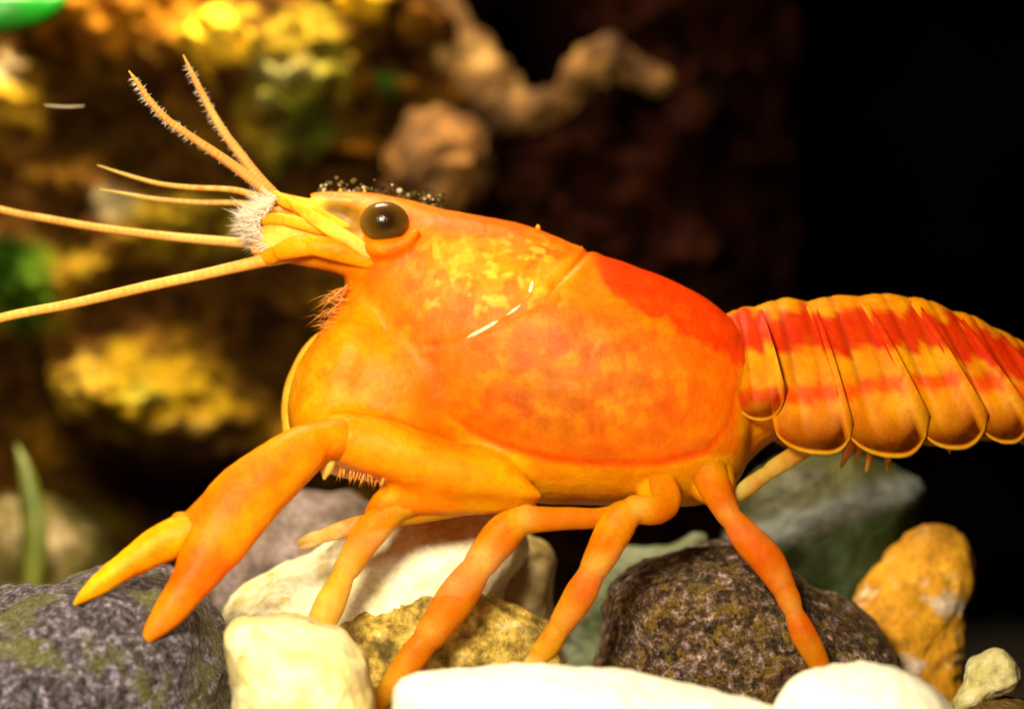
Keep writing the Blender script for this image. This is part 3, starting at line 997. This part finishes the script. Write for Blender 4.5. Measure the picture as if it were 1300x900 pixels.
# tail fan beyond the picture's edge
for dy, dz, rot in [(0, 0, 0), (-45, 6, -0.3), (-75, 16, -0.55), (45, 6, 0.3), (75, 16, 0.55)]:
    V_, F_ = ellipsoid((0, 0, 0), 75, 34, 6, 24, 10)
    V_ = np.array(V_)
    ca, sa = math.cos(0.75), math.sin(0.75)
    V_ = np.stack([V_[:, 0] + 60, V_[:, 1], V_[:, 2]], 1)
    cr, sr = math.cos(rot), math.sin(rot)
    V_ = np.stack([V_[:, 0] * cr - V_[:, 1] * sr, V_[:, 0] * sr + V_[:, 1] * cr, V_[:, 2]], 1)
    V_ = np.stack([V_[:, 0] * ca + V_[:, 2] * sa + 1345 - 650, V_[:, 1] + dy * .4, -V_[:, 0] * sa + V_[:, 2] * ca + 450 - 520 - dz], 1)
    build('tail_fan_blade', V_, F_, M_limb, CR, col=np.tile(np.array([0.85, 0.25, 0.004]), (len(V_), 1)))

# --- eye
ec = Wp(488, 282, -66)
v, f = ellipsoid(ec, 31, 24, 25.5, 40, 24)
m, nt, bs = new_mat('crayfish_eye')
tc = nt.nodes.new('ShaderNodeTexCoord')
mp = nt.nodes.new('ShaderNodeVectorMath'); mp.operation = 'DISTANCE'
mp.inputs[1].default_value = tuple((np.array((ec[0] + 3, ec[1] - 22, ec[2] + 1)) - ORG['crayfish']) * U)
nt.links.new(tc.outputs['Object'], mp.inputs[0])
mm = nt.nodes.new('ShaderNodeMath'); mm.operation = 'DIVIDE'; mm.inputs[1].default_value = 36 * U
nt.links.new(mp.outputs['Value'], mm.inputs[0])
r = ramp(nt, mm.outputs[0], [(0.0, (0.010, 0.003, 0.001)), (0.22, (0.016, 0.006, 0.001)), (0.6, (0.075, 0.034, 0.003)), (1.0, (0.17, 0.09, 0.012))])
nt.links.new(r.outputs['Color'], bs.inputs['Base Color'])
bs.inputs['Roughness'].default_value = 0.22
bs.inputs['Specular IOR Level'].default_value = 0.22
vo = nt.nodes.new('ShaderNodeTexVoronoi')
vo.inputs['Scale'].default_value = 9000
nt.links.new(tc.outputs['Object'], vo.inputs['Vector'])
bump(nt, bs, vo.outputs['Distance'], 0.00002, 0.3)
build('eye', v, f, m, CR)
v, f = ellipsoid(Wp(488, 281, 74), 29.5, 24, 24.5, 24, 14)
build('eye', v, f, m, CR)

# --- feelers
def ringed(pts, base, tip, ringw=9.0, seg=12, k=14):
    v, f = tube([(p[0], p[1], p[2], p[3] * .86) for p in pts], seg, k, rmin=0.8)
    u_, v_ = proj(v)
    # pale rings along the length
    n = len(v) // seg
    i = np.repeat(np.arange(n), seg)[:len(v)]
    cen = np.array([v[j * seg:(j + 1) * seg].mean(0) for j in range(n)])
    L = np.concatenate([[0], np.cumsum(np.linalg.norm(np.diff(cen, axis=0), axis=1))])
    w = 0.5 + 0.5 * np.sin(L[i] / ringw * 2 * math.pi)
    t = (L[i] / L[-1])[:, None]
    c = np.array(base) * (1 - t) + np.array(tip) * t
    c = c * (1 - 0.7 * w[:, None]) + np.array([0.9, 0.66, 0.36]) * 0.55 * w[:, None]
    return v, f, np.clip(c, 0, 1)


OB = (0.70, 0.26, 0.02)
v, f, c = ringed([(380, 320, -34, 14), (345, 329, -42, 10.5), (330, 332, -44, 9.5), (260, 348, -60, 8.2), (190, 363, -78, 8), (90, 386, -100, 7.5), (0, 404, -120, 7), (-120, 440, -140, 6), (-300, 520, -150, 4), (-420, 590, -150, 1.5)], (0.92, 0.48, 0.06), (0.9, 0.36, 0.01), 10, 12, 26)
build('antenna', v, f, M_feel, CR, col=c)
v, f, c = ringed([(380, 306, 14, 10), (345, 311, 20, 8.5), (315, 309, 24, 7.5), (220, 301, 40, 6.5), (130, 290, 60, 5.8), (60, 278, 78, 5.4), (0, 266, 90, 5), (-140, 226, 110, 4), (-330, 150, 130, 1.5)], (0.88, 0.42, 0.08), (0.8, 0.3, 0.02), 9, 12, 26)
build('antenna', v, f, M_feel, CR, col=c)
v, f, c = ringed([(352, 252, -16, 9), (330, 236, -18, 8), (290, 206, -24, 7), (240, 172, -32, 5.6), (212, 152, -36, 5.2), (190, 128, -40, 4.6), (175, 106, -42, 3.4), (164, 91, -44, 1.2)], OB, (0.85, 0.34, 0.03), 6, 10, 18)
build('antennule', v, f, M_feel, CR, col=c)
v, f, c = ringed([(352, 252, -12, 9), (330, 228, -8, 8), (305, 196, -4, 7), (282, 165, 0, 6.4), (262, 130, 4, 5.2), (246, 98, 8, 3.8), (233, 71, 10, 1.2)], OB, (0.75, 0.4, 0.08), 6, 10, 18)
build('antennule', v, f, M_feel, CR, col=c)
v, f, c = ringed([(340, 256, 16, 7), (300, 242, 22, 4.4), (240, 238, 32, 3.6), (200, 233, 40, 3.2), (160, 222, 46, 2.4), (124, 210, 52, 0.9)], OB, (0.62, 0.36, 0.05), 6, 10, 14)
build('antennule', v, f, M_feel, CR, col=c)
v, f, c = ringed([(345, 266, 14, 7), (305, 258, 18, 4.6), (250, 257, 24, 4), (200, 253, 30, 3.4), (165, 247, 36, 2.6), (127, 240, 40, 0.9)], OB, (0.62, 0.42, 0.12), 6, 10, 14)
build('antennule', v, f, M_feel, CR, col=c)

# antennal scales: pale blades beside the feeler stalks
for y0, sg in ((-72, 1), (62, -1)):
    P = [(492, 330, y0 + 8 * sg, 3, 3), (470, 321, y0 - 2 * sg, 8, 4), (440, 303, y0 - 3 * sg, 9.5, 4), (410, 285, y0, 9, 4), (384, 267, y0 + 8 * sg, 7, 3), (366, 254, y0 + 14 * sg, 2.5, 1.5)]
    v, f = tube(P, 16, 8)
    t = smooth01(proj(v)[0], 380, 470)[:, None]
    c = np.array([0.93, 0.56, 0.03]) * (1 - t) + np.array([0.93, 0.66, 0.16]) * t
    build('antennal_scale', v, f, M_limb, CR, col=c)

# jointed stalks that carry the feelers
for segs, cc in (([[(470, 332, -66, 11), (430, 318, -70, 15), (398, 312, -68, 13)], [(402, 313, -68, 11), (376, 314, -62, 14), (356, 320, -56, 11)], [(360, 319, -56, 9), (345, 325, -48, 11), (334, 330, -44, 8)]], (0.94, 0.36, 0.004)),
                 ([[(440, 290, -50, 7), (405, 274, -46, 9), (378, 264, -38, 8)], [(381, 265, -38, 6), (364, 257, -30, 8), (348, 248, -20, 7)]], (0.95, 0.52, 0.02)),
                 ([[(430, 300, -62, 5), (396, 288, -58, 8), (366, 280, -50, 8)], [(370, 281, -50, 6), (350, 278, -42, 8), (334, 280, -34, 6)]], (0.95, 0.46, 0.02))):
    v, f = join([tube(q, 16, 6, 0.8) for q in segs])
    v, f, N = remesh(v, f, 1.3, 1)
    build('feeler_stalk', v, f, M_limb, CR, col=np.tile(np.array(cc), (len(v), 1)))

# white tufts of bristles at the feeler roots
H = []
for i in range(1300):
    t = rng.random()
    px = 349 - 34 * math.sin(t * math.pi) * rng.uniform(.55, 1) + rng.uniform(-3, 8)
    py = 250 + 72 * t + rng.uniform(-4, 4)
    y = rng.uniform(-48, 30)
    L = rng.uniform(10, 34)
    a = math.radians(rng.gauss(185 + (t - .4) * 40, 26))
    p0 = np.array(Wp(px, py, y))
    dv = np.array([math.cos(a), rng.uniform(-.7, .35), math.sin(-a) * 1.0])
    H.append((p0, p0 + dv * L * .5 + np.array([0, 0, rng.uniform(-2, 2)]), p0 + dv * L + np.array([0, 0, rng.uniform(-5, 5)]), rng.uniform(.35, .75)))
v, f = hairs(H)
o = build('bristle_tuft', v, f, M_hair, CR)
o['kind'] = 'stuff'
# fringe along the upper feelers
H = []
for pts in ([(330, 236, -18), (290, 206, -24), (240, 172, -32), (212, 152, -36), (190, 128, -40), (170, 98, -43)], [(330, 228, -8), (305, 196, -4), (282, 165, 0), (262, 130, 4), (238, 82, 9)]):
    Q = cat_rom(pts, 34)
    for q in Q:
        p0 = np.array(Wp(*q)) + np.array([-1, 0, -1])
        L = rng.uniform(6, 12)
        a = math.radians(rng.gauss(205, 18) if rng.random() < .7 else rng.gauss(40, 20))
        dv = np.array([math.cos(a), rng.uniform(-.4, .4), math.sin(a)])
        H.append((p0, p0 + dv * L * .5, p0 + dv * L, 0.4))
v, f = hairs(H)
o = build('bristle_fringe', v, f, M_hair, CR)
o['kind'] = 'stuff'
# bristly mouth feelers below the head
H = []
for i in range(70):
    t = rng.random()
    p0 = np.array(Wp(440 - 20 * t + rng.uniform(-4, 10), 362 + 62 * t, rng.uniform(-70, -20)))
    L = rng.uniform(20, 62) * (1 - .4 * t)
    a = math.radians(rng.gauss(190 - 40 * (1 - t), 22))
    dv = np.array([math.cos(a), rng.uniform(-.25, .25), -math.sin(a) * .9])
    H.append((p0, p0 + dv * L * .55 + np.array([0, 0, 2]), p0 + dv * L + np.array([0, 0, -4]), rng.uniform(.4, 1.0)))
v, f = hairs(H)
o = build('mouth_bristles', v, f, M_hair2, CR)
o['kind'] = 'stuff'


# --- claws
def limb_col(v, base, lst):
    u_, v_ = proj(v)
    return np.clip(spots(u_, v_, np.array(base), lst, v), 0, 1)


parts = [tube([(490, 566, -104, 22, 20), (445, 556, -130, 30, 30), (404, 562, -156, 27, 27), (385, 572, -168, 33, 29), (346, 602, -186, 40, 32), (302, 644, -205, 46, 33), (270, 692, -222, 41, 29), (243, 738, -236, 27, 22), (211, 781, -250, 20, 15), (189, 806, -258, 11, 9), (171, 826, -263, 1.5, 1.5)], 28, 8),
         ellipsoid(Wp(229, 660, -212), 12, 14, 10), tube([(300, 640, -203, 40, 28), (262, 668, -212, 33, 26), (238, 684, -216, 26, 22)], 24, 5)]
v, f = join(parts)
V, F, N = remesh(v, f, 1.9, 5)
V = V + N * (0.7 * fbm(V, 30, 2, 1.0) + 0.25 * fbm(V, 7, 2, 3.0))[:, None]
CL = [(330, 600, 90, 40, -38, (0.92, 0.22, 0.002), .7), (350, 640, 80, 26, -42, (0.95, 0.36, 0.004), .8), (255, 725, 40, 44, -40, (0.90, 0.165, 0.002), .8), (200, 795, 44, 18, -48, (0.82, 0.30, 0.01), .9), (240, 745, 12, 50, 40, (0.92, 0.20, 0.002), .5)]
claw = build('claw', V, F, M_limb, CR, col=limb_col(V, (0.93, 0.27, 0.002), CL))
v, f = tube([(250, 674, -216, 25, 21), (222, 683, -220, 26, 21), (192, 698, -226, 23, 18), (160, 718, -232, 18, 15), (130, 739, -238, 14, 12), (109, 755, -243, 9, 8), (95, 766, -246, 2.5, 2.5)], 24, 9)
N = normals(v, f)
v = v + N * (1.0 * fbm(v, 18, 3, 2.0))[:, None]
fing = build('movable_finger', v, f, M_limb, claw, col=limb_col(v, (0.95, 0.42, 0.003), [(170, 705, 80, 9, -33, (0.95, 0.55, 0.02), .7), (150, 735, 70, 9, -33, (0.9, 0.3, 0.003), .6)]))
# far arm, its edge shows in front of the breast
v, f = tube([(470, 440, 20, 34, 30), (420, 450, 30, 32, 28), (388, 485, 34, 24, 24), (374, 515, 30, 17, 20), (370, 545, 22, 12, 16)], 24, 7)
build('claw_arm', v, f, M_limb, CR, col=limb_col(v, (0.95, 0.50, 0.05), []))
# hidden far claw folded behind the breast
v, f = tube([(376, 540, 26, 14, 16), (420, 556, 60, 26, 22), (480, 570, 90, 26, 22), (520, 575, 110, 10, 10)], 20, 6)
build('claw', v, f, M_limb, CR, col=limb_col(v, (0.93, 0.3, 0.003), []))
# small spurs and dark bristles under the arm
v, f = join([tube([(418, 585, -150, 9), (414, 597, -152, 8), (412, 606, -152, 3)], 12, 4)])
build('arm_spur', v, f, M_limb, CR, col=np.tile(np.array([0.95, 0.55, 0.15]), (len(v), 1)))
H = []
for i in range(60):
    px = rng.uniform(430, 492); p0 = np.array(Wp(px, 594 + (px - 430) * .22, rng.uniform(-150, -110)))
    L = rng.uniform(8, 20)
    dv = np.array([rng.uniform(-.5, .1), rng.uniform(-.3, .3), -1])
    H.append((p0, p0 + dv * L * .5, p0 + dv * L, .8))
v, f = hairs(H)
o = build('arm_bristles', v, f, M_hair2, CR); o['kind'] = 'stuff'


# --- walking legs
def leg(segs, base, lst, seed, name='walking_leg', flat=0.72, vox=1.7, thin=0.45):
    """jointed limb: each segment starts narrow and flares to its far end, then all grow into one surface"""
    v, f = join([tube([(p[0], p[1], p[2], p[3] * (0.84 if 0 < i < len(segs) and k == 0 else 0.94)) for k, p in enumerate(q)], 20, 7, flat) for i, q in enumerate(segs)])
    v, f, N = remesh(v, f, vox, 1)
    v = v + N * (0.6 * fbm(v, 18, 2, seed))[:, None]
    c = limb_col(v, base, lst) * np.array([1, 1.34, 1.3])
    u_, v_ = proj(v)
    for q in segs[1:]:          # pale skin at the joints, darker band just past it
        d = np.hypot(u_ - q[0][0], v_ - q[0][1])
        k = (0.6 * np.exp(-(d / 13) ** 2))[:, None]
        c = c * (1 - k) + np.array([0.95, 0.56, 0.14]) * k
        k = (0.28 * np.exp(-((d - 34) / 12) ** 2))[:, None]
        c = c * (1 - k) + np.array([0.9, 0.15, 0.002]) * k
    o = build(name, v, f, M_leg, CR, col=np.clip(c, 0, 1))
    a = o.data.attributes.new('Thin', 'FLOAT', 'POINT')
    a.data.foreach_set('value', np.full(len(v), thin, np.float32))
    return o


leg([[(610, 622, -90, 20), (560, 624, -104, 25), (505, 640, -112, 22)], [(512, 636, -112, 19), (470, 675, -117, 23), (440, 722, -122, 18)], [(441, 718, -122, 15), (420, 765, -130, 21), (403, 800, -138, 18), (393, 826, -142, 11)]], (0.94, 0.37, 0.003),
    [(500, 640, 50, 20, -30, (0.92, 0.32, 0.003), .7), (415, 775, 30, 60, 0, (0.95, 0.50, 0.004), .9)], 1.0)
leg([[(640, 630, -90, 18), (560, 642, -98, 19), (490, 658, -104, 14)], [(498, 656, -104, 11), (450, 668, -108, 13), (412, 679, -110, 10)], [(416, 678, -110, 8), (395, 682, -111, 8), (374, 690, -112, 2)], [(410, 684, -110, 5), (392, 692, -111, 5), (378, 697, -112, 1.5)]], (0.92, 0.40, 0.02),
    [(400, 680, 70, 40, 0, (0.92, 0.62, 0.30), .95)], 2.0)
leg([[(850, 630, -84, 14), (775, 655, -92, 14), (715, 658, -98, 16), (660, 660, -101, 20)], [(668, 655, -101, 19), (640, 676, -104, 26), (610, 714, -108, 23)], [(614, 708, -108, 20), (582, 755, -112, 27), (546, 806, -116, 22)], [(549, 801, -116, 19), (515, 846, -120, 20), (484, 888, -124, 13), (462, 915, -126, 5)]], (0.90, 0.25, 0.003),
    [(650, 662, 34, 26, 0, (0.93, 0.34, 0.004), .7), (715, 655, 50, 14, 0, (0.9, 0.21, 0.003), .6), (600, 720, 40, 20, -55, (0.92, 0.30, 0.003), .6), (500, 870, 40, 30, 0, (0.85, 0.34, 0.01), .7)], 3.0)
leg([[(838, 606, -90, 20), (847, 634, -118, 19), (834, 647, -136, 20), (806, 646, -146, 20)], [(812, 645, -146, 17), (788, 660, -150, 25), (768, 696, -150, 24), (754, 722, -150, 20)], [(757, 716, -150, 17), (738, 752, -150, 22), (714, 790, -150, 18)], [(717, 785, -150, 15), (696, 818, -150, 17), (670, 850, -150, 11), (655, 868, -150, 5)]], (0.93, 0.28, 0.003),
    [(845, 650, 18, 18, 0, (0.92, 0.20, 0.002), .7), (775, 685, 26, 34, 25, (0.95, 0.37, 0.006), .7), (742, 742, 26, 26, 0, (0.92, 0.15, 0.002), .85), (695, 820, 30, 22, -50, (0.95, 0.41, 0.02), .8), (668, 848, 22, 16, 0, (0.9, 0.52, 0.25), .8)], 4.0)
leg([[(893, 580, -84, 28), (908, 620, -92, 22), (926, 655, -97, 17)], [(923, 650, -97, 15), (948, 682, -104, 22), (975, 712, -107, 23), (994, 744, -111, 18)], [(991, 738, -111, 16), (1000, 757, -113, 17), (1007, 774, -116, 14)], [(1005, 770, -116, 12), (1018, 800, -120, 18), (1036, 834, -124, 16), (1054, 868, -126, 9), (1062, 886, -128, 3)]], (0.90, 0.20, 0.003),
    [(905, 610, 26, 30, 0, (0.85, 0.28, 0.003), .8), (950, 685, 30, 16, 50, (0.92, 0.17, 0.002), .7), (1035, 830, 26, 40, -25, (0.78, 0.23, 0.006), .8), (1002, 760, 16, 14, 0, (0.92, 0.30, 0.01), .8)], 5.0)
# last thin leg and swimmerets
leg([[(1050, 552, -50, 12), (1020, 570, -58, 13), (980, 596, -64, 12)], [(985, 593, -64, 10), (955, 614, -68, 12), (932, 632, -70, 9), (915, 648, -72, 5)]], (0.70, 0.36, 0.06), [(940, 622, 40, 8, -35, (0.75, 0.5, 0.2), .7)], 7.0, name='swimmeret', flat=0.6, vox=1.3)
for (a, b, c, d, r) in [(1085, 555, 1068, 592, 7), (1108, 560, 1100, 598, 6), (1130, 560, 1126, 596, 6), (1098, 556, 1085, 588, 5), (1200, 552, 1206, 575, 6)]:
    leg([[(a, b - 22, -40, r), (a, b, -46, r), ((a + c) / 2, (b + d) / 2, -50, r * .9), (c, d, -52, r * .35)]], (0.55, 0.12, 0.01), [], a * .1, name='swimmeret', flat=0.6, vox=1.2)

# --- tiny growths along the back of the head
for (a, b, r) in [(432, 241, 2.5), (463, 242, 2.2), (683, 288, 3.2), (738, 314, 2.2)]:
    v, f = ellipsoid(Wp(a, b + 2, 2), r, r, r * 1.5, 10, 6)
    build('shell_bump', v, f, M_limb, CR, col=np.tile(np.array([0.9, 0.42, 0.06]), (len(v), 1)))

# dark algae growing on the crest of the head, with pale specks
AP, AC = [], []
for i in range(150):
    t = rng.random()
    px = 405 + 160 * t
    base = float(np.interp(px, [405, 460, 520, 570], [247, 243, 257, 267]))
    h = rng.random() ** 1.6 * 26 * (0.4 + 0.6 * abs(math.sin(t * 9)))
    r = rng.uniform(1.2, 3.4)
    AP.append(ellipsoid(Wp(px + rng.uniform(-3, 3), base - h + 2, rng.uniform(4, 34)), r * 1.3, r, r, 8, 5))
    pale = rng.random() < 0.22
    AC.append(np.tile(np.array([0.5, 0.36, 0.25]) if pale else np.array([0.05, 0.04, 0.012]) * rng.uniform(.4, 2.4), (len(AP[-1][0]), 1)))
v, f = join(AP)
o = build('algae_tuft', v, f, col_stone_mat('crest_algae', 0.3, 3000, 0.0001), CR, col=np.vstack(AC))
o['kind'] = 'stuff'
